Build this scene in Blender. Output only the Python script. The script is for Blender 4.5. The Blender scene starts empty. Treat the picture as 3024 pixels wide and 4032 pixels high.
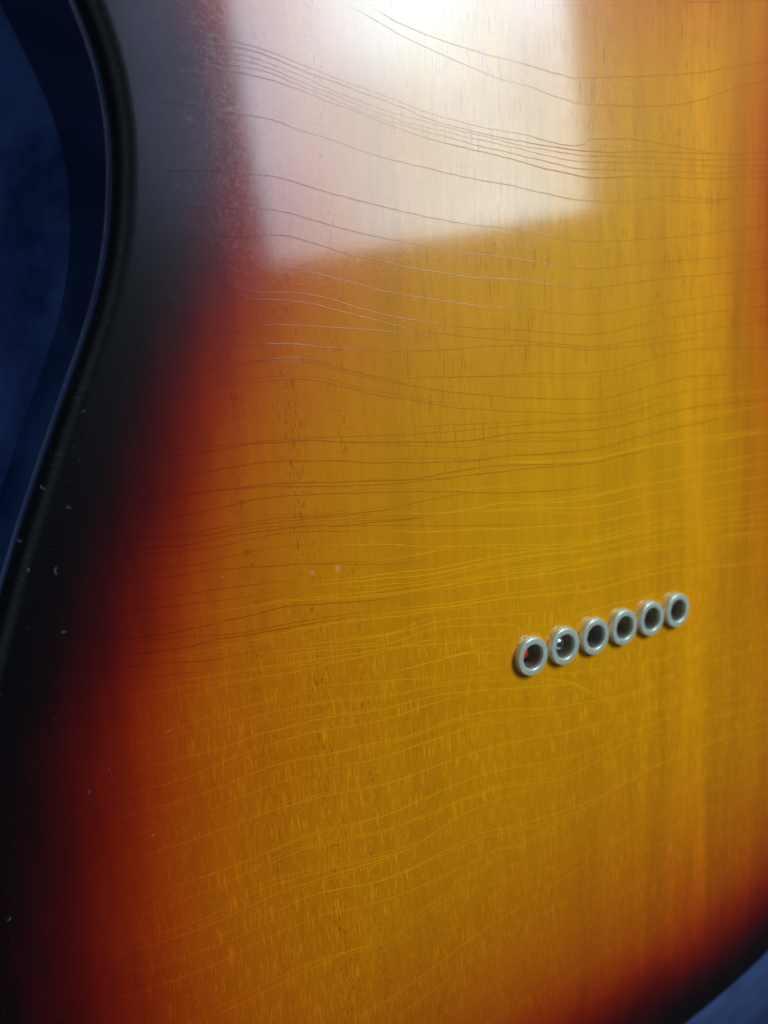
import bpy, bmesh, math, random
import numpy as np
from mathutils import Matrix, Vector
from mathutils.geometry import delaunay_2d_cdt

random.seed(7)
rng = np.random.default_rng(7)
sc = bpy.context.scene
MM = 0.001                       # the guitar is laid out in millimetres, back face up at z = 0

# ------------------------------------------------------------------ camera
cam_d = bpy.data.cameras.new('camera')
cam = bpy.data.objects.new('camera', cam_d)
sc.collection.objects.link(cam)
sc.camera = cam
RC = ((0.85450708, -0.06652385, 0.51516234),
      (0.14801436, 0.98183272, -0.11872769),
      (-0.49790502, 0.17770507, 0.84882949))      # world axes in camera axes
TC = Vector((59.75005977, -31.91135855, -205.46000553))
Rm = Matrix(RC)
cam.matrix_world = Matrix.Translation(-(Rm.transposed() @ TC) * MM) @ Rm.transposed().to_4x4()
cam_d.sensor_fit = 'VERTICAL'
cam_d.sensor_height = 36.0
cam_d.lens = 27.05
cam_d.clip_start = 0.005
cam_d.clip_end = 50.0
cam_d.dof.use_dof = True
cam_d.dof.focus_distance = 0.164
cam_d.dof.aperture_fstop = 11.0

# ------------------------------------------------------------------ world, lamps, exposure
world = bpy.data.worlds.new('World')
sc.world = world
world.use_nodes = True
bg = world.node_tree.nodes['Background']
bg.inputs['Color'].default_value = (0.60, 0.72, 0.95, 1)
bg.inputs['Strength'].default_value = 0.038
sc.view_settings.view_transform = 'Standard'
sc.view_settings.look = 'None'
sc.view_settings.exposure = 0.0
sc.view_settings.gamma = 1.0

def area_lamp(name, centre, xdir, ydir, w, h, radiance, color, cloud=0.0, fade=None):
    d = bpy.data.lights.new(name, 'AREA')
    d.shape = 'RECTANGLE'; d.size = w; d.size_y = h
    d.energy = radiance * math.pi * w * h
    d.color = color
    o = bpy.data.objects.new(name, d)
    sc.collection.objects.link(o)
    x = Vector(xdir).normalized(); z = x.cross(Vector(ydir)).normalized(); y = z.cross(x)
    o.matrix_world = Matrix.Translation(Vector(centre)) @ Matrix((x, y, z)).transposed().to_4x4()
    if cloud or fade:
        d.use_nodes = True
        nt = d.node_tree; em = nt.nodes['Emission']
        geo = nt.nodes.new('ShaderNodeNewGeometry')
        val = None
        if cloud:
            n = nt.nodes.new('ShaderNodeTexNoise'); n.inputs['Scale'].default_value = 5.0; n.inputs['Detail'].default_value = 3
            nt.links.new(geo.outputs['Position'], n.inputs['Vector'])
            mr = nt.nodes.new('ShaderNodeMapRange')
            mr.inputs['From Min'].default_value = 0.3; mr.inputs['From Max'].default_value = 0.7
            mr.inputs['To Min'].default_value = 1 - cloud; mr.inputs['To Max'].default_value = 1 + cloud
            nt.links.new(n.outputs['Fac'], mr.inputs['Value']); val = mr.outputs[0]
        for (p0, p1, lo, hi) in (fade or ()):     # daylight is uneven over the pane
            p0 = Vector(p0); p1 = Vector(p1); ax = p1 - p0
            dp = nt.nodes.new('ShaderNodeVectorMath'); dp.operation = 'DOT_PRODUCT'
            sub = nt.nodes.new('ShaderNodeVectorMath'); sub.operation = 'SUBTRACT'
            nt.links.new(geo.outputs['Position'], sub.inputs[0]); sub.inputs[1].default_value = p0
            nt.links.new(sub.outputs[0], dp.inputs[0]); dp.inputs[1].default_value = ax / ax.length_squared
            mr = nt.nodes.new('ShaderNodeMapRange'); mr.interpolation_type = 'SMOOTHSTEP'
            nt.links.new(dp.outputs['Value'], mr.inputs['Value'])
            mr.inputs['To Min'].default_value = lo; mr.inputs['To Max'].default_value = hi
            if val is None: val = mr.outputs[0]
            else:
                m = nt.nodes.new('ShaderNodeMath'); m.operation = 'MULTIPLY'
                nt.links.new(val, m.inputs[0]); nt.links.new(mr.outputs[0], m.inputs[1]); val = m.outputs[0]
        nt.links.new(val, em.inputs['Strength'])
    return o

# the window whose pane is mirrored in the lacquer: a rectangle seen from the mirrored camera
CM = Vector((-148.6, 71.8, -139.8)) * MM
WX = Vector((0.8121, 0.0821, -0.5777)); WY = Vector((-0.0319, 0.9948, 0.0966))
WD = 1.0
BL = CM + Vector((0.3954, 0.1397, 0.9078)) * WD
WW, WH = 0.3866 * WD, 0.62 * WD
area_lamp('window_daylight', BL + WX * WW / 2 + WY * WH / 2, WX, WY, WW, WH, 11.8, (0.71, 1.0, 1.18), cloud=0.36,
          fade=((BL, BL + WX*0.24, 0.80, 1.10), (BL, BL + WY*0.28, 0.78, 1.18)))
# the pale curtain beside it, much dimmer, darker towards its lower end
c0 = CM + Vector((0.235, 0.02, 0.95)) * WD
area_lamp('curtain_glow', c0 + WX * 0.075 + WY * 0.35, WX, WY, 0.15, 0.70, 1.05, (0.80, 0.80, 1.50), cloud=0.5,
          fade=((c0, c0 + WY * 0.45, 0.0, 1.0), (c0, c0 + WX * 0.07, 0.0, 1.0)))

# added bluish lamp above the treble side: hardly mirrored, it fills the shaded cloth
area_lamp('cloth_fill_lamp', (-0.62, 0.05, 0.80), (0, -1, 0), (0.79, 0, 0.61), 1.2, 1.1, 0.21, (0.60, 0.88, 1.15),
          fade=(((-1.05, 0.05, 0.45), (-0.62, 0.05, 0.80), 0.0, 1.0), ((-0.15, 0.05, 1.15), (-0.62, 0.05, 0.80), 0.0, 1.0)))

# added pink lamp that makes the faint reflection low in the black rim
g0 = CM + Vector((0.075, -0.66, 0.75)) * WD
area_lamp('pink_reflection_lamp', g0, (-0.995, 0.0, 0.1), (0.06, 0.75, 0.66), 0.17, 0.16, 0.50, (1.0, 0.62, 0.66), cloud=0.3)

# ------------------------------------------------------------------ helpers
def link(o, parent=None):
    sc.collection.objects.link(o)
    if parent is not None: o.parent = parent
    return o

def mesh_obj(name, verts, faces, mat, parent=None, smooth=True):
    me = bpy.data.meshes.new(name)
    me.from_pydata([tuple(v) for v in verts], [], faces)
    me.materials.append(mat)
    if smooth: me.shade_smooth()
    me.update()
    return link(bpy.data.objects.new(name, me), parent)

class NT:
    def __init__(self, name):
        self.m = bpy.data.materials.new(name); self.m.use_nodes = True
        self.t = self.m.node_tree; self.b = self.t.nodes['Principled BSDF']
        self.out = self.t.nodes['Material Output']
    def n(self, kind, **kw):
        x = self.t.nodes.new('ShaderNode' + kind)
        for k, v in kw.items(): setattr(x, k, v)
        return x
    def put(self, sock, v):
        if isinstance(v, bpy.types.NodeSocket): self.t.links.new(v, sock)
        else: sock.default_value = v
    def math(self, op, a, b=None, c=None, clamp=False):
        x = self.n('Math', operation=op, use_clamp=clamp)
        self.put(x.inputs[0], a)
        if b is not None: self.put(x.inputs[1], b)
        if c is not None: self.put(x.inputs[2], c)
        return x.outputs[0]
    def ramp(self, v, a, b, c=0.0, d=1.0, smooth=True):
        x = self.n('MapRange'); x.interpolation_type = 'SMOOTHSTEP' if smooth else 'LINEAR'
        self.put(x.inputs['Value'], v)
        for k, q in (('From Min', a), ('From Max', b), ('To Min', c), ('To Max', d)): self.put(x.inputs[k], q)
        return x.outputs[0]
    def noise(self, vec, scale, detail=2.0, rough=0.5, stretch=None, rot=0.0):
        if stretch is not None or rot:
            mp = self.n('Mapping'); self.put(mp.inputs['Vector'], vec)
            mp.inputs['Rotation'].default_value = (0, 0, rot)
            mp.inputs['Scale'].default_value = stretch or (1, 1, 1); mp.vector_type = 'POINT'
            if rot:
                mp.inputs['Scale'].default_value = (1, 1, 1)
                m2 = self.n('Mapping'); self.put(m2.inputs['Vector'], mp.outputs[0])
                m2.inputs['Scale'].default_value = stretch; mp = m2
            vec = mp.outputs[0]
        x = self.n('TexNoise'); self.put(x.inputs['Vector'], vec)
        x.inputs['Scale'].default_value = scale; x.inputs['Detail'].default_value = detail
        x.inputs['Roughness'].default_value = rough
        return x.outputs['Fac']
    def mix(self, fac, a, b, kind='MIX'):
        x = self.n('Mix', data_type='RGBA', blend_type=kind)
        self.put(x.inputs['Factor'], fac); self.put(x.inputs[6], a); self.put(x.inputs[7], b)
        return x.outputs[2]
    def cramp(self, v, stops):
        x = self.n('ValToRGB'); x.color_ramp.interpolation = 'B_SPLINE'; e = x.color_ramp.elements
        e[0].position, e[0].color = stops[0][0], (*stops[0][1], 1)
        e[1].position, e[1].color = stops[1][0], (*stops[1][1], 1)
        for p, c in stops[2:]:
            q = e.new(p); q.color = (*c, 1)
        self.put(x.inputs[0], v)
        return x.outputs[0]

# ------------------------------------------------------------------ materials
def burst_color(k, P):
    """sunburst paint: black at the rim, red, orange, amber; P is in millimetres"""
    at = k.n('Attribute', attribute_name='edge_distance'); d = at.outputs['Fac']
    wob = k.noise(P, 0.022, 2.0)
    fine = k.noise(P, 0.25, 3.0, stretch=(1, 0.25, 1))
    d = k.math('ADD', d, k.math('MULTIPLY', k.math('SUBTRACT', wob, 0.5), 7.0))
    d = k.math('ADD', d, k.math('MULTIPLY', k.math('SUBTRACT', fine, 0.5), 3.0))
    t = k.math('DIVIDE', d, 100.0, clamp=True)
    return k.cramp(t, [
        (0.0, (0.0016, 0.0016, 0.0020)), (0.085, (0.0028, 0.0018, 0.0024)),
        (0.140, (0.030, 0.0022, 0.0030)), (0.19, (0.130, 0.0034, 0.0020)),
        (0.245, (0.350, 0.015, 0.0006)), (0.30, (0.560, 0.058, 0.0002)),
        (0.37, (0.700, 0.130, 0.0000)), (0.48, (0.800, 0.205, 0.0000)),
        (0.64, (0.870, 0.285, 0.0000)), (0.92, (0.900, 0.330, 0.0000))]), d

def wood_details(k, P, col, d):
    sx = k.n('SeparateXYZ'); k.put(sx.inputs[0], P); X, Y = sx.outputs[0], sx.outputs[1]
    # broad figure of the wood, stronger to the right of the string holes
    band = k.noise(P, 0.11, 3.0, 0.6, stretch=(1, 0.06, 1))
    amp = k.ramp(X, -60.0, 55.0, 0.16, 0.75)
    v = k.math('ADD', 1.0, k.math('MULTIPLY', k.math('SUBTRACT', band, 0.5), amp))
    band2 = k.noise(P, 0.55, 3.0, 0.6, stretch=(1, 0.10, 1))
    v = k.math('MULTIPLY', v, k.math('ADD', 1.0, k.math('MULTIPLY', k.math('SUBTRACT', band2, 0.5), 0.28)))
    mot = k.noise(P, 4.2, 4.0, 0.75, stretch=(1, 0.45, 1))
    v = k.math('MULTIPLY', v, k.math('ADD', 1.0, k.math('MULTIPLY', k.math('SUBTRACT', mot, 0.5), 0.85)))
    col = k.mix(1.0, col, k.rgb(v), 'MULTIPLY')
    # the amber is tinted more orange towards the butt end
    deep = k.ramp(Y, 70.0, -125.0)
    col = k.mix(deep, col, k.mix(1.0, col, (0.96, 0.76, 1.0, 1), 'MULTIPLY'))
    q = k.math('ADD', X, k.math('MULTIPLY', k.math('SUBTRACT', k.noise(P, 0.02, 2.0), 0.5), 14.0))
    def bump1(x0, w): return k.math('POWER', 2.718, k.math('MULTIPLY', -1.0, k.math('POWER', k.math('ABSOLUTE', k.math('DIVIDE', k.math('SUBTRACT', q, x0), w)), 2.0)))
    fig = k.math('ADD', 1.0, k.math('MULTIPLY', bump1(37.0, 7.0), 0.17))
    fig = k.math('SUBTRACT', fig, k.math('MULTIPLY', bump1(52.0, 6.0), 0.08))
    fig = k.math('SUBTRACT', fig, k.math('MULTIPLY', bump1(-62.0, 7.0), 0.08))
    col = k.mix(1.0, col, k.rgb(fig), 'MULTIPLY')
    # pores: streaks along the grain; reflected light is painted as dark above, pale below
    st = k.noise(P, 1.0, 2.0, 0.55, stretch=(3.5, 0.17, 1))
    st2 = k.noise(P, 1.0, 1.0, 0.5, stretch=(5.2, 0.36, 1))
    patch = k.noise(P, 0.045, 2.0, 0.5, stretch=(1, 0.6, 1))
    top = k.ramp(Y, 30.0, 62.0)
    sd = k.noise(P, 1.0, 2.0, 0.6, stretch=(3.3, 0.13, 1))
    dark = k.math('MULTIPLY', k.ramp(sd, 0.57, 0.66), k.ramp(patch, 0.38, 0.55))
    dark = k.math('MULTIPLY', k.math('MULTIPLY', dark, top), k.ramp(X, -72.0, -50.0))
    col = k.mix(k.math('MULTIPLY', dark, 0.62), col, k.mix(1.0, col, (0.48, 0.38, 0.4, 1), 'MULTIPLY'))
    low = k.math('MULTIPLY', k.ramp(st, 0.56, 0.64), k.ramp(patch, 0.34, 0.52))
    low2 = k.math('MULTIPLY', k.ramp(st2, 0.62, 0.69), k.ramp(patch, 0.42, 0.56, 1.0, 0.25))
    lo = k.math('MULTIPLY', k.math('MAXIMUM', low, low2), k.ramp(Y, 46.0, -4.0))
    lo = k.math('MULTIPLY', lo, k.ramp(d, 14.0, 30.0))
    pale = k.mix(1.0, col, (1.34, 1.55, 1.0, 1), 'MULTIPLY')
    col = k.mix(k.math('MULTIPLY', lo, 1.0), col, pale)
    # smoky mineral marks in a few places across the grain
    def lane(x0, w, slope=0.0):
        q = k.math('ADD', X, k.math('MULTIPLY', Y, slope))
        return k.math('POWER', 2.718, k.math('MULTIPLY', -1.0, k.math('POWER', k.math('ABSOLUTE', k.math('DIVIDE', k.math('SUBTRACT', q, x0), w)), 2.0)))
    lanes = k.math('MAXIMUM', k.math('MAXIMUM', lane(-85.5, 3.4, 0.01), lane(-75.0, 1.8)), k.math('MULTIPLY', lane(-98.0, 2.5), 0.8))
    mk = k.noise(P, 1.0, 4.0, 0.65, stretch=(2.0, 0.5, 1))
    mk2 = k.noise(P, 0.10, 2.0, 0.5)
    sm = k.math('MULTIPLY', k.math('MULTIPLY', k.ramp(mk, 0.52, 0.68), lanes), k.ramp(mk2, 0.36, 0.56))
    any_ = k.math('MULTIPLY', k.ramp(k.noise(P, 1.0, 4.0, 0.7, stretch=(0.9, 0.28, 1)), 0.66, 0.78), 0.6)
    sm = k.math('MAXIMUM', sm, any_)
    col = k.mix(k.math('MULTIPLY', sm, 0.8), col, k.mix(1.0, col, (0.32, 0.34, 0.9, 1), 'MULTIPLY'))
    # two small pale scuffs left of the ferrules
    for sx_, sy_, sr_ in ((-78.6, 32.4, 0.75), (-84.6, 32.6, 0.6)):
        q1 = k.math('POWER', k.math('DIVIDE', k.math('SUBTRACT', X, sx_), sr_), 2.0)
        q2 = k.math('POWER', k.math('DIVIDE', k.math('SUBTRACT', Y, sy_), sr_ * 1.1), 2.0)
        sc2 = k.math('MULTIPLY', k.ramp(k.math('ADD', q1, q2), 1.3, 0.2), k.ramp(k.noise(P, 5.0, 2.0), 0.35, 0.6))
        col = k.mix(k.math('MULTIPLY', sc2, 0.42), col, (0.85, 0.55, 0.25, 1))
    # tiny dark specks in the paint
    sp = k.ramp(k.noise(P, 2.4, 2.0, 0.5), 0.735, 0.77)
    col = k.mix(k.math('MULTIPLY', sp, 0.55), col, k.mix(1.0, col, (0.35, 0.25, 0.3, 1), 'MULTIPLY'))
    return col
NT.rgb = lambda self, v: (lambda c: ([self.put(c.inputs[i], v) for i in range(3)], c.outputs[0])[1])(self.n('CombineColor'))

def make_lacquer(name, crack=False):
    k = NT(name)
    tc = k.n('TexCoord'); sc_ = k.n('VectorMath', operation='SCALE')
    k.put(sc_.inputs[0], tc.outputs['Object']); sc_.inputs['Scale'].default_value = 1000.0
    P = sc_.outputs[0]
    col, d = burst_color(k, P)
    if not crack:
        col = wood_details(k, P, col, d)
    else:
        # hairlines painted dark towards the neck, pale towards the butt, imitating the window's reflection
        sx = k.n('SeparateXYZ'); k.put(sx.inputs[0], P)
        deep = k.ramp(sx.outputs[1], 70.0, -125.0)
        col = k.mix(deep, col, k.mix(1.0, col, (0.96, 0.76, 1.0, 1), 'MULTIPLY'))
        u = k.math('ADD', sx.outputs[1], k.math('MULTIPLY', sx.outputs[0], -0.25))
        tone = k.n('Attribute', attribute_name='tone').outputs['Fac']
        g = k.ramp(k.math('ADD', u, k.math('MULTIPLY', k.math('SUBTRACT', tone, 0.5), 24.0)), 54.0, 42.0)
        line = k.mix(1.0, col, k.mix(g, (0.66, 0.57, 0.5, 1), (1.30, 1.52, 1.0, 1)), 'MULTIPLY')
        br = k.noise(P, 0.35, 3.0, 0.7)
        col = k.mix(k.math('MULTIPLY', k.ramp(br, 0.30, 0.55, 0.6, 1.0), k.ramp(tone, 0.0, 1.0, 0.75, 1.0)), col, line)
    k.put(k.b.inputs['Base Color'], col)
    k.b.inputs['IOR'].default_value = 1.46
    k.put(k.b.inputs['Roughness'], 0.42)
    k.b.inputs['Specular IOR Level'].default_value = 0.14
    k.b.inputs['Coat Weight'].default_value = 0.9
    k.b.inputs['Coat IOR'].default_value = 1.5
    # hair-fine polishing swirls: they spread the mirrored light a little, unevenly
    warp = k.n('VectorMath', operation='ADD')
    nz = k.n('TexNoise'); k.put(nz.inputs['Vector'], P); nz.inputs['Scale'].default_value = 0.06
    wsc = k.n('VectorMath', operation='SCALE'); k.put(wsc.inputs[0], nz.outputs['Color']); wsc.inputs['Scale'].default_value = 14.0
    k.put(warp.inputs[0], P); k.put(warp.inputs[1], wsc.outputs[0]); W = warp.outputs[0]
    s1 = k.noise(W, 1.0, 2.0, 0.6, stretch=(0.5, 14.0, 1), rot=math.radians(28))
    s2 = k.noise(W, 1.0, 2.0, 0.6, stretch=(0.6, 15.0, 1), rot=math.radians(-52))
    s3 = k.noise(W, 1.0, 2.0, 0.6, stretch=(0.65, 14.0, 1), rot=math.radians(75))
    scr = k.math('MAXIMUM', k.math('MAXIMUM', k.ramp(s1, 0.60, 0.72), k.ramp(s2, 0.62, 0.74)), k.ramp(s3, 0.62, 0.74))
    rough = k.math('ADD', 0.085, k.math('MULTIPLY', scr, 0.085))
    k.put(k.b.inputs['Coat Roughness'], rough)
    peel = k.noise(P, 0.9, 2.0, 0.5)
    micro = k.noise(P, 4.0, 2.0, 0.6, stretch=(1, 0.5, 1))
    h = k.math('ADD', k.math('MULTIPLY', peel, 0.0016), k.math('MULTIPLY', micro, 0.0010))
    h = k.math('ADD', h, k.math('MULTIPLY', scr, -0.0010))
    bp = k.n('Bump'); bp.inputs['Strength'].default_value = 1.0; bp.inputs['Distance'].default_value = 0.001
    k.put(bp.inputs['Height'], h)
    k.put(k.b.inputs['Coat Normal'], bp.outputs[0])
    h2 = k.math('ADD', k.math('MULTIPLY', k.noise(P, 2.2, 3.0, 0.6, stretch=(1, 0.35, 1)), 0.012), 0.0)
    b2 = k.n('Bump'); b2.inputs['Strength'].default_value = 1.0; b2.inputs['Distance'].default_value = 0.001
    k.put(b2.inputs['Height'], h2)
    k.put(k.b.inputs['Normal'], b2.outputs[0])
    if crack:
        k.b.inputs['Coat Weight'].default_value = 0.55
        for l in list(k.b.inputs['Coat Normal'].links): k.t.links.remove(l)
        for l in list(k.b.inputs['Normal'].links): k.t.links.remove(l)
    return k.m

def simple(name, col, rough=0.5, metal=0.0, coat=0.0, noise_amt=0.0, nscale=400.0, sheen=0.0):
    k = NT(name)
    k.b.inputs['Base Color'].default_value = (*col, 1)
    k.b.inputs['Roughness'].default_value = rough
    k.b.inputs['Metallic'].default_value = metal
    k.b.inputs['Coat Weight'].default_value = coat
    k.b.inputs['Sheen Weight'].default_value = sheen
    if noise_amt:
        tc = k.n('TexCoord')
        f = k.noise(tc.outputs['Object'], nscale, 3.0)
        k.put(k.b.inputs['Base Color'], k.mix(1.0, (*col, 1), k.rgb(k.ramp(f, 0.3, 0.7, 1 - noise_amt, 1 + noise_amt)), 'MULTIPLY'))
        k.put(k.b.inputs['Roughness'], k.ramp(f, 0.3, 0.7, rough * 0.85, rough * 1.2))
    return k.m

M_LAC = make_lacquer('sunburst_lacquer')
M_CRACK = make_lacquer('cracked_lacquer', crack=True)
M_NICKEL = simple('satin_nickel', (0.84, 0.80, 0.62), 0.34, 0.45, noise_amt=0.07, nscale=900.0)
M_BORE = simple('dull_bore_metal', (0.46, 0.39, 0.27), 0.36, 0.6, noise_amt=0.25, nscale=700.0)
M_RED = simple('red_ball_enamel', (0.62, 0.02, 0.008), 0.35, 0.0, coat=0.5)
M_BLUE = simple('blue_ball_enamel', (0.01, 0.03, 0.35), 0.35, 0.0, coat=0.5)
M_SILVER = simple('bright_ball_metal', (0.85, 0.86, 0.9), 0.2, 1.0)
M_BRASS = simple('brass_ball_metal', (0.35, 0.25, 0.12), 0.35, 1.0)
M_DUST = simple('dust_fibre', (0.55, 0.58, 0.58), 0.9)
M_CHIP = simple('chipped_lacquer', (0.60, 0.46, 0.13), 0.5, noise_amt=0.3, nscale=1500.0)

def make_cloth():
    k = NT('blue_cloth')
    tc = k.n('TexCoord'); P = tc.outputs['Object']
    a = k.noise(P, 48.0, 4.0, 0.65, stretch=(1, 0.6, 1), rot=0.6); b = k.noise(P, 140.0, 3.0, 0.6)
    c = k.mix(k.ramp(a, 0.38, 0.64), (0.044, 0.100, 0.38, 1), (0.150, 0.270, 0.80, 1))
    c = k.mix(k.math('MULTIPLY', k.ramp(b, 0.45, 0.7), 0.25), c, (0.17, 0.27, 0.62, 1))
    k.put(k.b.inputs['Base Color'], c)
    k.b.inputs['Roughness'].default_value = 0.85
    k.b.inputs['Sheen Weight'].default_value = 0.25
    k.b.inputs['Sheen Tint'].default_value = (0.5, 0.6, 1.0, 1)
    w = k.n('TexWave'); w.inputs['Scale'].default_value = 900.0; k.put(w.inputs['Vector'], P)
    w2 = k.n('TexWave', bands_direction='Y'); w2.inputs['Scale'].default_value = 900.0; k.put(w2.inputs['Vector'], P)
    h = k.math('ADD', k.math('MULTIPLY', k.math('ADD', w.outputs['Fac'], w2.outputs['Fac']), 0.00008), k.math('MULTIPLY', a, 0.004))
    bp = k.n('Bump'); bp.inputs['Distance'].default_value = 1.0; bp.inputs['Strength'].default_value = 0.7
    k.put(bp.inputs['Height'], h); k.put(k.b.inputs['Normal'], bp.outputs[0])
    return k.m
M_CLOTH = make_cloth()
M_EDGE_HIGHLIGHT = simple('painted_edge_highlight', (0.55, 0.44, 0.24), 0.45)  # pale colour of the painted highlight along the rolled edge

# ------------------------------------------------------------------ body outline (mm), seen from the back, neck up
OUT = [(-117.4,135.3),(-116.2,131.2),(-115.0,126.6),(-114.4,121.4),(-114.2,115.8),(-114.6,110.5),(-115.4,104.9),
       (-116.5,99.1),(-118.3,92.6),(-120.3,87.0),(-123.2,80.4),(-127.0,72.6),(-130.8,64.4),(-134.6,56.2),(-138.4,47.8),
       (-141.6,40),(-148.5,22),(-155.5,-2),(-160,-32),(-158.5,-64),(-149,-94),(-131,-118),(-104,-133),(-70,-140),(-35,-142.3),
       (0,-142.8),(35,-141.8),(58,-140.0),(78,-136.6),(102,-129),(126,-114),(143,-92),(151,-64),(151,-34),(143,0),(131,30),
       (118,58),(108,84),(103.5,108),(104,132),(110,156),(120,180),(130,205),(133,228),(126,250),(108,264),(80,270),(52,268),
       (36,262),(29,250),(28.5,225),(28,205),(-27,204),(-29,208),(-36,222),(-50,238),(-70,247),(-92,247),(-112,238),(-127,220),
       (-133,200),(-132,180),(-127,160),(-121.5,146)]
def closed_spline(p, seg=8):
    p = np.array(p, float); n = len(p); r = []
    for i in range(n):
        a, b, c, d = p[i-1], p[i], p[(i+1) % n], p[(i+2) % n]
        for t in np.arange(seg) / seg:
            r.append(0.5*((2*b)+(-a+c)*t+(2*a-5*b+4*c-d)*t*t+(-a+3*b-3*c+d)*t**3))
    return np.array(r)
def open_spline(p, seg=6):
    p = np.array(p, float)
    if len(p) < 3: return p
    q = np.vstack([2*p[0]-p[1], p, 2*p[-1]-p[-2]]); r = []
    for i in range(1, len(q)-2):
        a, b, c, d = q[i-1], q[i], q[i+1], q[i+2]
        for t in np.arange(seg) / seg:
            r.append(0.5*((2*b)+(-a+c)*t+(2*a-5*b+4*c-d)*t*t+(-a+3*b-3*c+d)*t**3))
    r.append(q[-2]); return np.array(r)
outline = closed_spline(OUT)
# even spacing of about 3 mm, smoothed
def resample(p, step):
    q = np.vstack([p, p[:1]]); s = np.r_[0, np.cumsum(np.linalg.norm(np.diff(q, axis=0), axis=1))]
    n = int(s[-1] / step); t = np.linspace(0, s[-1], n, endpoint=False)
    return np.stack([np.interp(t, s, q[:, 0]), np.interp(t, s, q[:, 1])], 1)
outline = resample(outline, 2.0)
for _ in range(6):
    outline = outline*0.5 + 0.25*(np.roll(outline, 1, 0) + np.roll(outline, -1, 0))
tan = np.roll(outline, -1, 0) - np.roll(outline, 1, 0)
tan /= np.linalg.norm(tan, axis=1)[:, None]
nrm = np.stack([tan[:, 1], -tan[:, 0]], 1)            # outward or inward, fixed next
if np.sum(outline[:, 0]*tan[:, 1] - outline[:, 1]*tan[:, 0]) < 0: nrm = -nrm
for _ in range(8):
    nrm = nrm*0.5 + 0.25*(np.roll(nrm, 1, 0) + np.roll(nrm, -1, 0))
    nrm /= np.linalg.norm(nrm, axis=1)[:, None]

def edge_distance(pts):
    pts = np.asarray(pts, float)[:, :2]; a = outline; b = np.roll(outline, -1, 0); ab = b - a
    res = np.empty(len(pts))
    for i in range(0, len(pts), 1000):
        p = pts[i:i+1000, None, :]
        t = np.clip(((p - a) * ab).sum(2) / (ab*ab).sum(1), 0, 1)
        res[i:i+1000] = np.sqrt((((a + ab*t[:, :, None]) - p)**2).sum(2)).min(1)
    # the spray is laid on wider along the bass side (right in the picture)
    sh = np.clip((pts[:, 0] - 30.0) / 45.0, 0, 1)
    res = res - 6.0 * sh * np.clip((pts[:, 1] + 60.0) / 80.0, 0, 1)
    res = res - 0.5 * np.clip((pts[:, 1] - 30.0) / 50.0, 0, 1) * (pts[:, 0] < -20)
    # and is feathered further inwards round the butt end
    low = np.clip((60.0 - pts[:, 1]) / 70.0, 0, 1); low = low*low*(3-2*low)
    return np.where(res > 12, 12 + (res-12)*(1 - 0.30*low), res)

def set_dist(o):
    me = o.data
    co = np.empty(len(me.vertices)*3); me.vertices.foreach_get('co', co); co = co.reshape(-1, 3) / MM
    at = me.attributes.new('edge_distance', 'FLOAT', 'POINT')
    at.data.foreach_set('value', edge_distance(co).astype(np.float32))

# ------------------------------------------------------------------ the guitar
guitar = bpy.data.objects.new('electric_guitar', None); link(guitar)
guitar['label'] = 'electric guitar lying face down, sunburst lacquered back with fine crazing and six string ferrules'
guitar['category'] = 'guitar'

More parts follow.
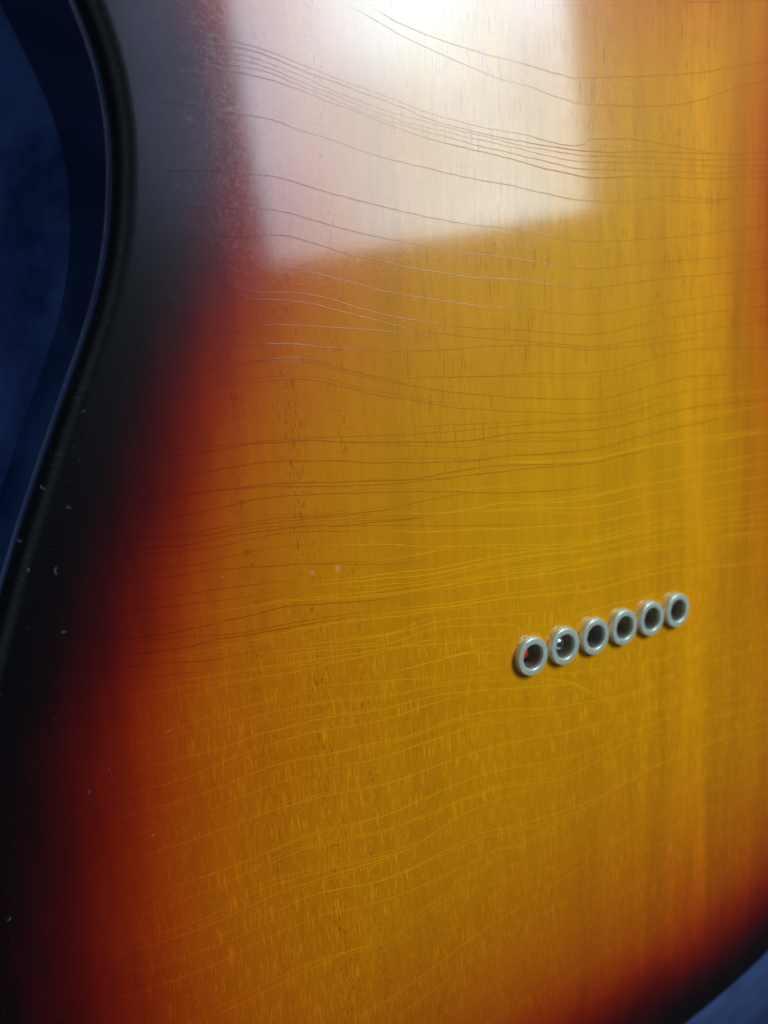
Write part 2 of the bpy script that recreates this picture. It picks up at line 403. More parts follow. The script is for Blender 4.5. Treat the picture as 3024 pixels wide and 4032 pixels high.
RR, TH = 4.0, 45.0
HOLE_R = 4.1
FX = [(-2.5 + i) * 10.8 - 0.58 for i in range(6)]; FY = 0.32
def build_body():
    n = len(outline); rings = []
    rings.append((-3.4, 0.0)); 
    for j in range(0, 9):
        a = math.radians(90 - 90*j/8); rings.append((-RR + RR*math.cos(a), -RR + RR*math.sin(a)))
    rings += [(0.0, -4.6), (0.0, -14.0), (0.0, -30.0), (0.0, -TH+RR+.6)]
    for j in range(0, 9):
        a = math.radians(90*j/8); rings.append((-RR + RR*math.cos(a), -TH + RR - RR*math.sin(a)))
    rings[0] = (-RR - 0.5, 0.0)
    verts, faces = [], []
    for off, z in rings:
        for p, m in zip(outline, nrm): verts.append((p[0]+m[0]*off, p[1]+m[1]*off, z))
    for r in range(len(rings)-1):
        for i in range(n):
            j = (i+1) % n
            faces.append((r*n+i, (r+1)*n+i, (r+1)*n+j, r*n+j))
    # flat back: constrained triangulation of the inner ring with the six ferrule holes
    ring0 = [Vector(v[:2]) for v in verts[:n]]
    pts = list(ring0); edges = []; fl = [list(range(n))]
    for x in FX:
        s = len(pts)
        for a in range(32): pts.append(Vector((x + HOLE_R*math.cos(a*math.pi/16), FY + HOLE_R*math.sin(a*math.pi/16))))
        edges += [(s+a, s+(a+1) % 32) for a in range(32)]
    gx = np.arange(-155, 152, 2.5); gy = np.arange(-140, 268, 2.5)
    G = np.array([(x, y) for x in gx for y in gy])
    poly = np.array([tuple(p) for p in ring0]); q2 = np.roll(poly, -1, 0)
    inside = np.zeros(len(G), bool)
    for (x1, y1), (x2, y2) in zip(poly, q2):
        c = (y1 > G[:, 1]) != (y2 > G[:, 1])
        inside ^= c & (G[:, 0] < (x2-x1)*(G[:, 1]-y1)/((y2-y1) if y2 != y1 else 1e-9) + x1)
    dd = edge_distance(G) + 9
    for (x, y), ins, e in zip(G, inside, dd):
        if ins and e > 7.0 and all((x-fx)**2 + (y-FY)**2 > (HOLE_R+0.7)**2 for fx in FX): pts.append(Vector((x, y)))
    vo, _, fo, ov, _, _ = delaunay_2d_cdt(pts, edges, fl, 1, 1e-4)
    base = {}; ids = []
    for i, v in enumerate(vo):
        src = [s for s in ov[i] if s < n]
        if src: ids.append(src[0])
        else: ids.append(len(verts)); verts.append((v.x, v.y, 0.0))
    for f in fo:
        c = sum((vo[i] for i in f), Vector((0, 0))) / 3
        if any((c.x-fx)**2 + (c.y-FY)**2 < (HOLE_R*0.985)**2 for fx in FX): continue
        faces.append(tuple(ids[i] for i in f))
    base_n = (len(rings)-1)*n
    faces.append(tuple(base_n + i for i in range(n)))
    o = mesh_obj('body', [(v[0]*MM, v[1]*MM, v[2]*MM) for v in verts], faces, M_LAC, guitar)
    bm = bmesh.new(); bm.from_mesh(o.data); bmesh.ops.recalc_face_normals(bm, faces=bm.faces); bm.to_mesh(o.data); bm.free()
    o.data.shade_smooth()
    set_dist(o)
    o['label'] = 'black edged sunburst body back fading through red to amber'
    return o
body = build_body()

# painted strip standing in for the highlight where the rolled edge meets the side
def edge_highlight():
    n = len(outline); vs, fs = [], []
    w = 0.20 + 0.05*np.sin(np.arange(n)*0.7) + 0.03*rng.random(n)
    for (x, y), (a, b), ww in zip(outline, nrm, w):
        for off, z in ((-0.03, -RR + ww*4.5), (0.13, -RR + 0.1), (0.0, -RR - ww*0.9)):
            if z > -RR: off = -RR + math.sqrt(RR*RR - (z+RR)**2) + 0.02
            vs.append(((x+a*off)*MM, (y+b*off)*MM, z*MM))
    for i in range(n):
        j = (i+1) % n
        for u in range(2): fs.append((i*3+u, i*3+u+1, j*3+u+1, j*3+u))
    return mesh_obj('edge_highlight_line', vs, fs, M_EDGE_HIGHLIGHT, guitar)
edge_highlight()

# ------------------------------------------------------------------ ferrules
def lathe(name, prof, mat, parent, seg=64, jitter=0.0):
    verts, faces = [], []
    for r, z in prof:
        for i in range(seg):
            a = 2*math.pi*i/seg; k = 1 + (random.uniform(-jitter, jitter) if jitter else 0)
            verts.append((r*k*math.cos(a)*MM, r*k*math.sin(a)*MM, z*MM*(1+(random.uniform(-jitter, jitter)*6 if jitter else 0))))
    for p in range(len(prof)-1):
        for i in range(seg):
            j = (i+1) % seg; faces.append((p*seg+i, p*seg+j, (p+1)*seg+j, (p+1)*seg+i))
    return mesh_obj(name, verts, faces, mat, parent)
H = 1.65; RO = 4.86; RI = 3.12
prof_rim = [(RO-.05, -0.6), (RO, 0.0), (RO, H*0.5)]
for j in range(7):
    a = math.radians(90*j/6); prof_rim.append((RO-0.32+0.32*math.cos(a), H-0.32+0.32*math.sin(a)))
prof_rim += [(RO-1.0, H), (RI+0.34, H)]
for j in range(1, 7):
    a = math.radians(90*j/6); prof_rim.append((RI+0.34-0.34*math.sin(a), H-0.34+0.34*math.cos(a)))
prof_rim += [(RI-0.03, H-1.0)]
prof_bore = [(RI-0.03, H-1.0), (RI-0.05, H-3.0), (RI-0.08, H-6.5), (RI-0.5, H-7.2), (1.1, H-7.4), (1.05, H-12)]
LOOK = [('red_ball', M_RED, 'red string ball end inside the bore'), ('silver', M_SILVER, 'bright silver string ball end inside the bore'),
        ('blue', M_BLUE, 'blue string ball end inside the bore'), None, None, None]
WHO = ['leftmost ferrule with a red string ball inside', 'second ferrule from the left with a bright silver ball inside',
       'third ferrule from the left with a blue ball inside', 'fourth ferrule from the left with a dark reddish bore',
       'fifth ferrule from the left with a brownish bore', 'rightmost ferrule at the far end of the row']
BALL = [(M_RED, (-1.1, 0.45, -3.7)), (M_SILVER, (-0.95, 0.75, -2.6)), (M_BLUE, (-1.1, 0.45, -4.4)), (M_BRASS, (-.6, .4, -5.2)), (M_BRASS, (-.6, .4, -5.2)), (M_BRASS, (-.6, .4, -5.2))]
def ball_mesh():
    bm = bmesh.new()
    prof = [(0.0, 1.55), (0.45, 1.55), (0.62, 1.45), (1.25, 1.45), (1.62, 1.25), (1.8, 0.85), (1.8, -0.85), (1.62, -1.25), (1.25, -1.45), (0, -1.45)]
    seg = 28; rings = []
    for r, z in prof:
        rings.append([bm.verts.new((max(r, 1e-3)*math.cos(2*math.pi*i/seg)*MM, max(r, 1e-3)*math.sin(2*math.pi*i/seg)*MM, z*MM)) for i in range(seg)])
    for a, b in zip(rings, rings[1:]):
        for i in range(seg): bm.faces.new((a[i], b[i], b[(i+1) % seg], a[(i+1) % seg]))
    me = bpy.data.meshes.new('string_ball'); bm.to_mesh(me); bm.free(); me.shade_smooth()
    return me
ball = ball_mesh()
for i, x in enumerate(FX):
    rim = lathe('string_ferrule', prof_rim, M_NICKEL, guitar, 72)
    rim.location = (x*MM, FY*MM, 0)
    rim['label'] = WHO[i]
    bore = lathe('bore', prof_bore, M_BORE, rim, 48)
    b = bpy.data.objects.new('string_ball', ball.copy()); b.data.materials.clear(); b.data.materials.append(BALL[i][0])
    link(b, rim); p = BALL[i][1]; b.location = (p[0]*MM, p[1]*MM, (p[2]+H)*MM)
    b.rotation_euler = (math.radians(80), 0, math.radians(20 + 35*i))
    # ragged collar of chipped lacquer where the ferrule was pressed through the finish
    vs, fs = [], []; seg = 90
    for q in range(seg):
        a = 2*math.pi*q/seg
        up = 0.5 + 0.5*math.sin(a - 0.6)              # most of the chipping is on the neck side
        w = (0.10 + 0.28*up*random.random()**1.2); hh = 0.04 + (0.34*up*random.random()**1.5)
        for r, z in ((RO-0.02, hh*1.15), (RO+w*0.45, hh), (RO+w, 0.003)):
            vs.append((r*math.cos(a)*MM, r*math.sin(a)*MM, z*MM))
    for q in range(seg):
        r2 = (q+1) % seg
        for t in range(2): fs.append((q*3+t, r2*3+t, r2*3+t+1, q*3+t+1)[::-1])
    mesh_obj('lacquer_chipping', vs, fs, M_CHIP, rim, smooth=False)

# ------------------------------------------------------------------ crazing: hairline ridges in the lacquer, traced line by line
CRACKS = """-64.0,142.6 -58.9,141.1 -55.8,140.1 -49.2,138.8 -38.1,137.4 -26.1,136.7 -12.5,135.8 -5.2,135.9 13.5,138.6 35.1,142.1 65.1,148.8 82.7,152.7
-68.6,141.8 -59.1,139.0 -52.7,137.3 -44.8,135.4 -31.5,133.0 -21.0,132.0 -12.7,130.7 -6.1,130.3 5.3,131.1 21.8,132.8 37.9,136.1 49.3,139.9 65.3,144.1 82.7,148.7
26.2,157.8 34.9,158.7 64.6,163.8 82.3,166.8
-101.3,132.3 -97.6,132.1 -91.4,131.5 -87.0,131.0 -81.4,130.2 -73.3,128.3 -67.3,127.2 -60.6,126.1 -49.1,123.8 -37.1,122.5 -24.2,121.9 -13.7,121.0 -8.6,121.0 -5.3,121.7 -3.7,122.7 2.0,123.4 13.3,124.1 26.2,123.8 38.0,123.3 44.7,123.3 66.0,125.2 83.9,126.7
-102.3,130.5 -95.7,130.5 -89.7,130.4 -84.9,129.9 -79.5,128.7 -73.3,127.5 -60.7,125.3 -49.2,122.7 -37.2,121.3 -24.2,120.5 -8.7,120.0 -2.7,120.2 13.3,121.3 35.2,122.7 44.7,123.2
-102.4,129.6 -95.8,129.4 -90.3,129.4 -85.0,128.8 -78.2,127.3 -71.0,125.3 -60.8,123.5 -49.2,122.0 -37.2,120.8 -24.3,119.6 -10.2,119.0 -2.7,119.1 13.3,120.1 40.0,121.5 66.1,123.5 84.0,124.8
-103.3,128.4 -96.0,128.4 -90.0,128.5 -83.8,127.8 -75.9,125.9 -60.9,122.4 -49.3,121.0 -37.3,119.8 -24.3,118.7 -10.2,117.6 -2.7,117.8 17.5,119.0 40.0,119.9 66.1,121.9 84.1,123.2
-102.6,127.5 -96.1,127.5 -90.1,127.4 -83.8,126.9 -76.0,125.0 -68.7,123.4 -60.9,121.6 -49.3,120.2 -37.3,118.7 -24.4,117.5 -10.3,116.1 -2.8,116.1 17.5,117.3 40.0,118.1 66.2,120.3 84.1,121.7
-101.1,127.0 -96.1,126.8 -90.2,126.3 -83.9,125.8 -76.1,124.3 -68.7,122.7 -61.0,120.9 -49.4,118.9 -37.4,117.5 -24.4,116.2 -14.0,114.9 -2.8,114.4 17.5,115.7 40.0,116.7 66.2,118.7 84.2,120.0
-109.0,119.6 -103.1,119.9 -99.0,119.8 -91.3,119.5 -84.6,119.2 -79.1,117.9 -71.8,116.4 -61.5,114.4 -46.9,112.4 -31.3,111.1 -21.2,110.2 -6.8,108.9 0.9,108.9 17.4,110.3 26.2,110.4 40.1,111.0 54.9,113.0 66.4,113.9 84.4,115.3
12.3,110.1 19.1,111.1 29.8,111.6 42.0,111.6 52.9,112.8
-110.4,108.7 -103.9,109.0 -93.7,109.5 -87.9,109.3 -83.8,108.8 -75.2,107.1 -62.2,104.9 -44.5,102.6 -27.8,101.7 -18.1,100.6 -6.3,99.6 4.8,100.0 30.8,101.8 66.7,106.0 84.6,108.0
-107.6,102.3 -100.9,102.8 -92.2,103.2 -86.2,103.1 -81.5,102.4 -74.7,101.0 -62.7,98.8 -44.9,96.6 -28.1,95.4 -14.7,93.9 -4.9,93.3 4.7,93.9 21.7,95.3 45.2,96.8 67.0,99.1 84.9,101.0
-112.2,96.6 -105.7,97.3 -97.1,98.1 -88.1,98.6 -83.3,98.5 -76.1,96.8 -69.5,95.2 -63.1,94.2 -51.2,92.4 -38.9,91.1 -25.6,90.5 -14.9,89.3 -5.0,88.7 8.7,89.8 30.8,91.6 50.3,92.6 67.1,94.3 85.0,96.1
-112.5,91.2 -104.3,91.8 -95.5,92.7 -88.6,93.0 -82.4,92.7 -76.6,91.4 -63.5,88.5 -48.6,86.2 -36.0,84.9 -25.8,84.3 -15.1,83.0 -5.2,82.6 4.5,83.1 21.7,84.9 40.4,86.4 67.3,88.8 85.3,90.4
-114.6,86.7 -106.9,87.2 -98.2,88.0 -89.1,88.3 -81.9,88.0 -74.4,86.5 -63.9,83.8 -48.9,81.3 -36.3,80.1 -18.9,78.7 -5.3,77.7 4.4,78.3 30.8,81.4 67.5,83.6 85.5,84.7
-113.3,85.0 -105.0,85.6 -96.2,86.7 -89.2,86.9 -82.1,86.3 -74.6,84.7 -64.0,82.2 -55.0,80.0 -46.0,78.8 -36.4,77.8 -26.2,76.8 -15.4,75.9 -5.4,74.7 4.3,74.9 17.2,75.9 30.9,76.8 67.7,79.3 85.6,80.6
-118.5,80.4 -107.7,80.6 -96.8,80.8 -95.1,81.3 -93.9,81.9 -89.7,82.2 -83.5,82.0 -72.3,81.1 -64.2,80.5 -59.2,79.7 -55.0,80.0
-115.7,78.2 -108.0,78.0 -101.5,78.4 -94.7,78.7 -85.3,78.5 -77.8,77.6 -64.5,76.2 -52.3,75.8 -39.8,76.1 -29.0,76.0 -19.1,75.5 -5.4,74.1 4.3,74.1 21.6,74.6 40.5,75.6
-124.5,74.9 -116.5,74.3 -108.4,74.6 -101.9,75.1 -92.7,75.8 -85.5,75.9 -80.6,75.2 -73.0,72.8 -64.9,70.7 -52.9,67.7 -40.4,65.6 -23.2,63.4 -5.8,61.9 4.1,62.1 21.6,64.2 35.7,65.2 68.3,63.6 86.2,62.7
-62.7,70.3 -52.7,70.2 -40.1,69.8 -19.3,69.1 -4.0,68.4 8.4,69.2 26.2,71.9 40.6,72.5 68.0,71.7 86.0,71.2
-125.5,70.4 -119.0,70.2 -111.0,70.2 -102.3,71.1 -93.1,71.8 -85.9,71.7 -78.4,70.7 -65.2,67.1 -56.1,65.2 -43.8,62.8 -26.9,60.7 -8.2,58.6 4.0,58.6 21.6,60.6 40.7,61.4 68.3,61.2 86.3,61.1
-117.8,61.2 -107.8,60.7 -99.0,60.4 -89.5,60.4 -79.4,59.8 -65.9,58.8 -53.5,58.2 -40.8,57.8 -27.1,57.5 -12.2,57.1 -0.2,56.6 12.6,57.6 30.9,58.9 68.4,59.2 86.4,59.3
-116.3,59.6 -108.0,59.5 -101.3,59.6 -94.3,60.0 -87.1,59.8 -76.9,58.8 -66.0,57.4 -53.7,56.2 -44.2,55.5 -37.6,55.6 -27.1,55.7 -4.4,54.1 12.5,54.9 31.0,56.7 68.5,56.4 86.5,56.3
-44.2,55.5 -27.2,53.7 -12.3,52.5 3.9,52.1 21.5,53.8 68.6,54.7 86.6,55.1
-122.7,56.6 -112.7,55.8 -106.2,55.8 -97.1,56.3 -87.4,56.0 -77.2,54.8 -66.3,53.1 -54.0,51.7 -41.2,50.7 -30.9,50.6 -12.4,49.4 -0.4,49.3 17.0,51.1 40.8,52.4 68.6,53.0 86.6,53.4
-39.2,50.5 -27.4,48.8 -8.6,47.2 3.8,47.0 21.5,47.9 68.9,47.4 86.9,47.3
-134.4,58.0 -126.5,57.1 -117.2,52.6 -113.1,52.4 -108.8,52.4 -99.9,52.0 -90.3,51.8 -66.6,49.4 -57.2,48.7 -44.6,49.0 -34.5,48.8 -20.2,47.4 -4.6,45.9 12.5,46.7 68.9,46.7 86.9,46.8
-121.3,51.5 -112.3,51.5 -104.4,52.1 -95.2,51.7 -82.9,50.3 -66.7,48.5 -54.2,47.8 -38.0,47.4 -20.2,46.6 -4.6,45.7
-117.7,48.4 -109.2,48.4 -102.5,48.7 -95.4,49.3 -88.1,49.2 -77.8,48.2 -66.8,46.9 -51.3,44.8 -34.8,42.3 -12.7,40.1 3.6,39.8 21.5,40.6 69.1,40.4 87.1,40.4
-122.0,46.2 -109.7,44.8 -100.6,45.1 -91.0,44.9 -80.8,44.1 -67.1,43.0 -57.6,43.4 -48.2,43.6 -40.3,43.3
-122.1,45.6 -107.5,44.1 -100.7,44.3 -91.1,44.2 -78.2,43.3 -67.2,42.1 -48.4,39.8 -35.0,39.8 -12.8,37.2 -0.6,37.3 12.4,37.7 31.0,37.5 69.2,37.6 87.2,37.6
-126.1,44.8 -109.9,42.8 -100.8,43.1 -88.7,42.6 -78.4,41.5 -67.3,40.5 -57.9,39.8 -51.6,40.0
-122.4,43.1 -105.6,41.4 -96.2,41.8 -86.3,41.5 -67.4,38.5 -51.9,36.0 -38.7,34.4 -20.8,32.0 -5.0,30.4 12.3,30.2 41.1,29.5 69.5,29.0 87.5,28.7
-48.4,39.9 -38.5,38.7 -24.3,37.2 -8.9,34.8 3.5,34.3 21.5,34.9 69.4,33.3 87.4,32.7
-26.4,39.2 -12.8,38.1 3.6,37.9 16.9,38.7
-124.7,40.3 -110.3,38.9 -101.2,39.0 -91.6,39.2 -84.0,38.3 -67.7,35.5 -48.9,31.9 -35.5,29.9 -17.1,26.8 -5.1,25.7 12.2,25.4 41.2,24.8 69.7,23.2 87.7,22.3
-127.0,38.3 -114.8,37.5 -106.0,37.2 -96.8,36.2 -89.4,35.2 -79.1,33.6 -67.9,32.1 -58.4,31.8 -47.6,31.6
-123.5,34.5 -115.3,33.7 -106.5,33.2 -97.1,32.7 -89.8,31.7 -79.4,30.1 -68.2,29.1 -55.6,27.8 -39.1,27.4 -24.7,26.6 -13.2,25.4 3.4,25.0 21.4,24.6 69.8,21.1 87.8,19.8
-129.6,33.3 -115.5,31.9 -104.4,30.9 -94.9,30.5 -82.1,29.6 -68.3,28.1 -55.7,26.7 -39.2,26.3 -21.0,25.1 -5.1,23.4 21.4,22.9 69.9,18.5 87.8,16.9
-126.0,30.3 -115.8,29.3 -106.9,29.1 -97.6,28.5 -90.1,28.1 -82.4,27.2 -68.5,25.7 -49.4,24.1 -35.8,23.7 -21.1,22.7 -5.2,21.2 12.2,20.6 41.3,18.6 70.0,15.9 87.9,14.3
-124.2,29.0 -111.6,27.9 -102.4,28.1 -92.7,27.9 -82.4,26.4 -68.5,24.7 -52.7,23.4 -35.9,22.6 -17.3,21.0 3.3,20.0 31.1,18.3 70.0,14.8 88.0,13.2
-128.2,28.7 -116.1,26.9 -107.2,26.7 -97.8,26.6 -87.7,26.3 -68.6,23.6 -52.8,22.5 -35.9,21.4 -13.4,19.4 3.3,18.7
-18.6,27.7 -5.1,26.4 12.2,26.7 41.2,26.5 69.7,24.7 87.6,23.6
-124.4,26.9 -111.9,25.4 -102.9,23.8 -93.2,23.2 -82.8,22.5 -68.8,21.3 -53.0,19.1 -36.1,17.7 -13.5,15.5 3.2,14.3 26.2,13.8 41.3,13.1
-126.7,25.1 -114.3,23.5 -105.3,23.2 -93.2,22.4 -82.8,21.8 -68.9,20.4 -53.0,18.3 -36.2,16.6 -9.5,13.1 3.1,12.5 21.4,12.1 70.4,6.3 88.2,4.2
-120.8,23.1 -110.0,21.8 -100.7,21.6 -90.8,21.4 -80.2,20.9 -68.9,19.5 -53.1,17.5 -36.2,15.7
-132.7,23.8 -116.7,21.2 -108.0,19.6 -98.5,19.1 -85.9,17.5 -69.3,15.2 -56.4,15.2 -46.7,14.3 -36.4,12.6 -21.6,10.3
-125.3,20.1 -114.9,18.6 -103.5,17.5 -93.8,16.9 -83.4,15.6 -69.4,13.3 -56.5,13.8 -43.4,11.9 -33.6,9.6 -30.0,7.6 -27.5,6.0
-67.8,11.9 -56.8,10.3 -43.6,8.2 -36.7,6.8 -32.4,5.5
-30.0,7.6 -21.7,6.9 -17.0,6.0
-40.3,5.1 -36.1,4.3 -32.1,3.0
-69.4,6.4 -57.1,5.9 -47.2,5.6 -40.4,4.2 -33.3,2.1
-50.8,0.9 -40.6,-0.1 -31.9,-0.9
-56.4,6.6 -47.2,5.9 -41.0,5.8 -35.2,6.2
-16.2,7.1 -9.7,6.9 -1.3,7.0 12.0,6.7 25.2,5.9
-15.3,9.4 -13.7,11.2 -11.2,13.1
-23.0,-5.1 -17.5,-7.4 -6.0,-9.3 11.8,-12.0 31.3,-12.8 52.6,-12.9 71.0,-11.9 89.0,-10.9
-26.9,-5.9 -14.4,-10.3 2.5,-19.9 21.3,-18.9 41.8,-19.3 71.4,-21.6 89.3,-22.9
-108.5,15.2 -94.2,13.1 -83.7,12.3 -69.6,11.4
-117.2,17.6 -103.7,16.1 -91.4,14.8 -69.5,12.4 -56.7,11.4 -50.2,10.9
-133.4,18.6 -121.6,16.6 -113.0,15.6 -106.2,14.8
-144.4,19.7 -139.0,19.0 -131.4,18.7 -123.0,18.1 -119.3,18.1
-144.9,16.1 -135.7,15.6 -126.0,14.2 -117.6,13.8 -108.6,13.9 -103.9,13.8 -94.2,12.8
-127.6,8.2 -118.3,7.8 -109.2,8.3 -99.6,8.4 -89.4,8.5 -84.1,7.8 -70.1,4.9 -50.8,1.2
-128.1,7.2 -118.5,6.6 -109.5,6.0 -104.8,5.7 -94.9,5.5 -84.4,4.0 -70.3,1.5 -57.5,0.1 -47.6,-1.5 -29.9,-5.1
-130.3,2.5 -119.0,1.9 -110.0,1.3 -100.3,1.6 -92.7,1.3 -82.0,0.4 -70.6,-1.5 -57.6,-2.1 -40.9,-5.1 -22.4,-9.3 -6.1,-12.8
-133.9,-0.4 -125.9,-1.9 -117.3,-2.6 -108.0,-1.9 -98.1,-1.1 -87.7,-1.6 -70.8,-3.8 -57.7,-4.0 -45.7,-4.6
-135.4,-5.8 -124.3,-6.3 -113.3,-6.9 -106.1,-6.7 -96.0,-6.1 -85.5,-7.3 -71.2,-9.0 -61.4,-9.8 -48.1,-9.8 -37.6,-11.4 -18.6,-16.1 2.6,-19.2 21.3,-21.0
-135.7,-8.0 -127.0,-10.3 -116.0,-10.9 -106.5,-10.6 -96.4,-10.2 -85.8,-10.7 -71.4,-12.6 -58.3,-12.8 -44.8,-12.6 -34.0,-14.3 -18.7,-17.6 -1.9,-19.6 21.3,-21.7 41.8,-23.0
-129.6,-14.7 -116.6,-15.6 -107.1,-15.8 -97.0,-15.7 -86.3,-16.7 -72.0,-19.2 -58.8,-19.6 -45.2,-19.9 -34.4,-20.9 -14.8,-24.0 2.4,-25.3 31.3,-28.9 53.0,-30.5
-134.8,-22.5 -124.3,-23.8 -115.2,-24.2 -107.0,-24.4 -97.8,-24.2 -89.8,-24.1 -72.6,-26.7 -59.3,-26.5 -42.0,-26.5 -23.2,-29.8 -6.6,-31.9 11.6,-31.5 36.6,-32.6 71.9,-36.6 89.8,-38.6
-131.9,-25.8 -122.5,-27.4 -113.2,-27.7 -103.3,-27.2 -92.8,-27.0 -84.5,-28.4 -72.9,-30.5 -59.6,-31.1 -42.3,-31.4 -31.2,-33.5 -19.3,-36.3 -6.7,-36.0 6.9,-34.2 31.4,-36.2 72.1,-41.4 90.0,-43.7
-135.8,-30.3 -127.4,-31.9 -116.2,-33.1 -108.9,-32.7 -101.3,-32.4 -93.3,-33.1 -85.0,-34.4 -73.3,-36.4 -65.2,-37.3 -56.6,-35.9 -46.0,-34.4 -31.2,-35.4 -23.4,-35.5
-134.0,-32.7 -123.3,-34.4 -114.0,-35.1 -109.1,-35.0 -98.8,-34.5 -88.0,-35.4 -73.4,-37.2 -65.3,-37.8
-116.8,-38.5 -107.0,-38.4 -96.5,-38.3 -88.3,-38.9 -73.8,-42.2 -60.3,-42.3 -46.5,-41.7 -31.6,-44.3 -15.5,-46.1 -1.6,-46.7 11.4,-44.9 31.4,-45.8 47.6,-45.7 72.3,-46.3 90.3,-46.7
-140.5,-35.2 -128.2,-38.1 -117.0,-39.8 -107.2,-40.5 -96.8,-40.5
-126.6,-43.0 -115.0,-44.2 -105.0,-43.7 -97.1,-43.7 -86.0,-44.8 -74.2,-47.4 -60.7,-48.3 -46.8,-48.5 -39.5,-48.3 -34.2,-50.1 -23.9,-49.3 -10.5,-47.9 2.0,-46.6 21.2,-45.3 42.1,-45.5 72.4,-50.3 90.2,-53.2
-141.9,-39.9 -128.8,-42.6 -119.8,-43.9 -110.2,-44.5
-120.9,-53.5 -108.6,-54.1 -100.8,-54.2 -89.7,-54.6 -75.0,-57.7 -64.6,-55.2 -54.2,-52.4 -45.5,-51.0 -34.2,-50.5
-118.7,-55.5 -106.2,-55.9 -95.5,-55.8 -84.0,-56.0 -75.0,-57.6
-61.9,-54.9 -47.3,-56.0 -32.3,-58.9 -11.7,-62.0 1.8,-61.4 16.1,-61.2 31.5,-62.4 47.9,-61.4 73.0,-65.7 90.7,-68.7
-61.9,-54.7 -56.4,-53.9 -49.2,-52.6 -41.9,-51.2
-86.7,-73.3 -76.2,-73.4 -62.3,-71.5 -48.0,-68.7 -32.7,-67.2 -16.1,-65.4 -7.4,-64.5 1.7,-62.9 11.2,-61.5
-76.1,-79.1 -62.7,-77.7 -48.3,-74.9 -32.9,-73.2 -16.4,-72.4 1.6,-70.8 9.2,-70.3 26.3,-71.1 48.1,-69.7 73.2,-72.8 91.1,-75.0
-48.0,-94.7 -34.0,-95.7 -17.2,-96.6 1.1,-98.2 21.0,-98.5 42.8,-101.2 74.5,-107.6 92.2,-111.1
-31.1,-104.1 -13.0,-107.3 10.7,-112.4 31.7,-115.8"""

HALF, RIDGE = 0.10, 0.008
cv, cf, ctone = [], [], []
LINES = [open_spline([tuple(map(float, t.split(','))) for t in ln.split()]) for ln in CRACKS.strip().split('\n')]
extra = []                                 # fainter companions that run beside the traced lines and die out
for p in LINES:
    my = p[:, 1].mean()
    if len(p) > 30 and -60 < my < 75:
        for _ in range(1):
            a0 = random.random()*0.6; a1 = min(1.0, a0 + random.uniform(0.25, 0.6)); m = p[int(a0*(len(p)-1)):int(a1*(len(p)-1))+1].copy()
            if len(m) < 8: continue
            u = np.linspace(0, 1, len(m)); o0 = random.choice((-1, 1))*random.uniform(0.5, 1.9)
            m[:, 1] += o0*(u if random.random() < .5 else 1-u)**0.7 + 0.25*np.sin(u*random.uniform(5, 11)); extra.append(m)
for li, p in enumerate(LINES + extra):
    seg = np.linalg.norm(np.diff(p, axis=0), axis=1); s = np.r_[0, np.cumsum(seg)]
    n = max(12, int(s[-1] / 0.9)); t = np.linspace(0, s[-1], n)
    q = np.stack([np.interp(t, s, p[:, 0]), np.interp(t, s, p[:, 1])], 1)
    jit = rng.normal(0, 0.055, n); jit = np.convolve(jit, [.3, .4, .3], 'same') + np.convolve(rng.normal(0, .22, n), np.ones(9)/9, 'same')
    q[:, 1] += jit
    tg = np.gradient(q, axis=0); tg /= np.linalg.norm(tg, axis=1)[:, None]; nn = np.stack([-tg[:, 1], tg[:, 0]], 1)
    w = np.clip(np.minimum(t, s[-1]-t) / 7.0, 0.12, 1) * (0.8 + 0.45*rng.random(1)) * (1.0 if li < len(LINES) else 0.62) * (0.88 + 0.24*rng.random(n))
    tone = rng.random(); b0 = len(cv); ctone += [tone]*(3*n)
    for (x, y), (a, b), ww in zip(q, nn, w):
        cv.append((x + a*HALF*ww, y + b*HALF*ww, 0.0015)); cv.append((x, y, 0.0015 + RIDGE*ww)); cv.append((x - a*HALF*ww, y - b*HALF*ww, 0.0015))
    for i in range(n-1):
        k0 = b0 + i*3
        for u in range(2): cf.append((k0+u, k0+u+1, k0+u+4, k0+u+3))
# duplicate the crest so that each flank stays flat
cr = mesh_obj('lacquer_crazing', [(a*MM, b*MM, c*MM) for a, b, c in cv], cf, M_CRACK, guitar, smooth=False)
set_dist(cr); cr.data.attributes.new('tone', 'FLOAT', 'POINT').data.foreach_set('value', np.array(ctone, np.float32)); cr['kind'] = 'stuff'
cr['label'] = 'fine wavy hairline cracks running across the grain of the lacquer'

# ------------------------------------------------------------------ dust and lint
def back_height(x, y): return 0.0
dv, df = [], []
def speck(c, r, nrm_):
    b0 = len(dv); up = Vector(nrm_).normalized(); a = up.orthogonal().normalized(); b = up.cross(a)
    k = random.choice((4, 5, 6)); ring = []
    for i in range(k):
        t = 2*math.pi*i/k + random.random(); rr = r*random.uniform(.5, 1.2)
        v = Vector(c) + a*math.cos(t)*rr + b*math.sin(t)*rr; dv.append(tuple(v*MM)); ring.append(b0+i)
    dv.append(tuple((Vector(c) + up*r*random.uniform(.5, 1.1))*MM))
    for i in range(k): df.append((ring[i], ring[(i+1) % k], b0+k))
def fibre(c, r, length, nrm_):
    up = Vector(nrm_).normalized(); a = up.orthogonal().normalized(); b = up.cross(a)
    th = random.uniform(0, 6.28); p = Vector(c) + up*r; cur = random.uniform(-1.4, 1.4); prev = None; n = 7
    for i in range(n+1):
        d = a*math.cos(th) + b*math.sin(th); s = b*math.cos(th) - a*math.sin(th)
        b0 = len(dv)
        dv.append(tuple((p + s*r)*MM)); dv.append(tuple((p + up*r)*MM)); dv.append(tuple((p - s*r)*MM))
        if prev is not None:
            for u in range(2): df.append((prev+u, b0+u, b0+u+1, prev+u+1))
        prev = b0; p = p + d*length/n; th += cur*2.2/n
n_out = len(outline)
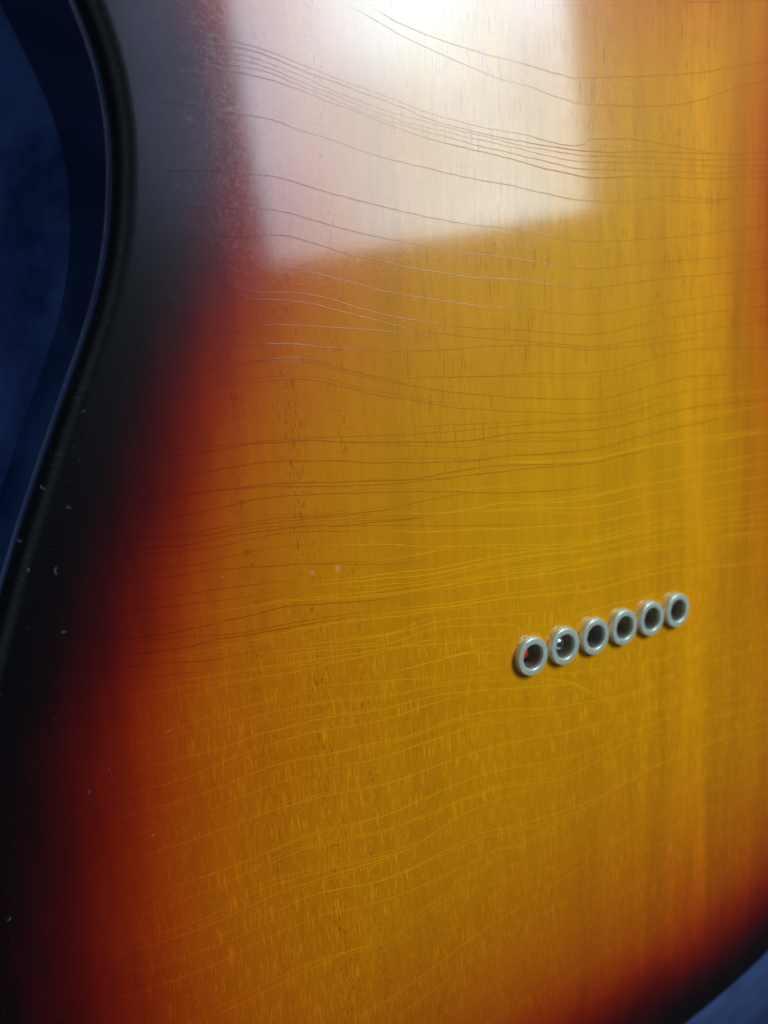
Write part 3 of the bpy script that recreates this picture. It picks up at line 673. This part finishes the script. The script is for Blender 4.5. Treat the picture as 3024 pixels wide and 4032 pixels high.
left = [i for i in range(n_out) if outline[i][0] < -110 and -70 < outline[i][1] < 150]
for q in range(1300):
    i = random.choice(left); p = Vector(outline[i]); m = Vector(nrm[i])
    cl = 0.5 + 0.5*math.sin(p.y*0.17) * math.sin(p.y*0.051 + 1)
    if random.random() > 0.35 + 0.65*cl: continue
    kind = random.random(); r = random.choice((.022, .026, .03, .035, .04))
    if kind < 0.42:                      # on the rolled edge
        a = math.radians(random.uniform(35, 92)); nn_ = (m.x*math.cos(a), m.y*math.cos(a), math.sin(a))
        c = (p.x + m.x*(-RR+RR*math.cos(a)), p.y + m.y*(-RR+RR*math.cos(a)), -RR+RR*math.sin(a))
    elif kind < 0.93:                    # on the flat back near the rim
        e = 4 + abs(random.gauss(0, 13)); nn_ = (0, 0, 1); c = (p.x - m.x*e, p.y - m.y*e, 0.0)
    else:                                # on the side wall
        z = random.uniform(-30, -5); nn_ = (m.x, m.y, 0.001); c = (p.x, p.y, z); r *= 1.3
    speck(c, r, nn_)
    if random.random() < 0.02: fibre(c, 0.022, random.uniform(.5, 1.4), nn_)
for q in range(170):                      # sparse specks over the rest of the back
    c = (random.uniform(-125, 70), random.uniform(-120, 150), 0.0)
    speck(c, random.choice((.02, .025, .03)), (0, 0, 1))
    if random.random() < 0.10: fibre(c, 0.014, random.uniform(.5, 1.2), (0, 0, 1))
dust = mesh_obj('dust', dv, df, M_DUST, None, smooth=False)
dust['kind'] = 'stuff'; dust['label'] = 'pale dust specks and lint scattered on the black rim of the guitar'; dust['category'] = 'dust'

# ------------------------------------------------------------------ cloth under the guitar
from mathutils import noise as mn
def fold(x, y, x0, y0, ang, w, h, ln):
    c, s = math.cos(ang), math.sin(ang); u = (x-x0)*c + (y-y0)*s; v = -(x-x0)*s + (y-y0)*c
    v += 4*math.sin(u*0.03)
    return 1.8*h*math.exp(-(v/w)**2)*math.exp(-(u/ln)**2)
FOLDS = [(-165, 105, 0.9, 4, 3.5, 40), (-150, 92, 0.75, 2.5, 2.2, 22), (-178, 60, 1.0, 5, 3.0, 40), (-170, 135, 1.2, 6, 3, 50),
         (110, -215, 0.75, 9, 7, 90), (150, -190, 0.5, 7, 5, 70), (75, -235, 0.9, 8, 5, 60), (180, -250, 0.65, 12, 8, 100)]
def cloth_z(x, y):
    z = -TH - 1.5 + 3.0*mn.noise(Vector((x*0.012, y*0.012, 3.1))) + 0.9*mn.noise(Vector((x*0.05, y*0.05, 7.7)))
    for f in FOLDS: z += fold(x, y, *f)
    z -= 1.6 * max(0.0, -x - 215.0)            # cloth dropped away on the treble side to darken its reflection in the roll
    z -= 0.50 * max(0.0, -y - 158.0)           # cloth sloped away from the window past the butt end to dim it
    return z
NX = 260
xs = np.linspace(-620, 620, NX); ys = np.linspace(-700, 620, NX)
verts = []; 
ins_pts = np.array([(x, y) for y in ys for x in xs])
poly = outline; q2 = np.roll(poly, -1, 0); inside = np.zeros(len(ins_pts), bool)
for (x1, y1), (x2, y2) in zip(poly, q2):
    c = (y1 > ins_pts[:, 1]) != (y2 > ins_pts[:, 1])
    inside ^= c & (ins_pts[:, 0] < (x2-x1)*(ins_pts[:, 1]-y1)/((y2-y1) if y2 != y1 else 1e-9) + x1)
for (x, y), ii in zip(ins_pts, inside):
    z = cloth_z(x, y)
    if ii: z = min(z, -TH - 0.4)
    verts.append((x*MM, y*MM, z*MM))
faces = [(j*NX+i, j*NX+i+1, (j+1)*NX+i+1, (j+1)*NX+i) for j in range(NX-1) for i in range(NX-1)]
cloth = mesh_obj('cloth', verts, faces, M_CLOTH)
cloth['label'] = 'rumpled deep blue cloth spread under the guitar'
cloth['category'] = 'cloth'
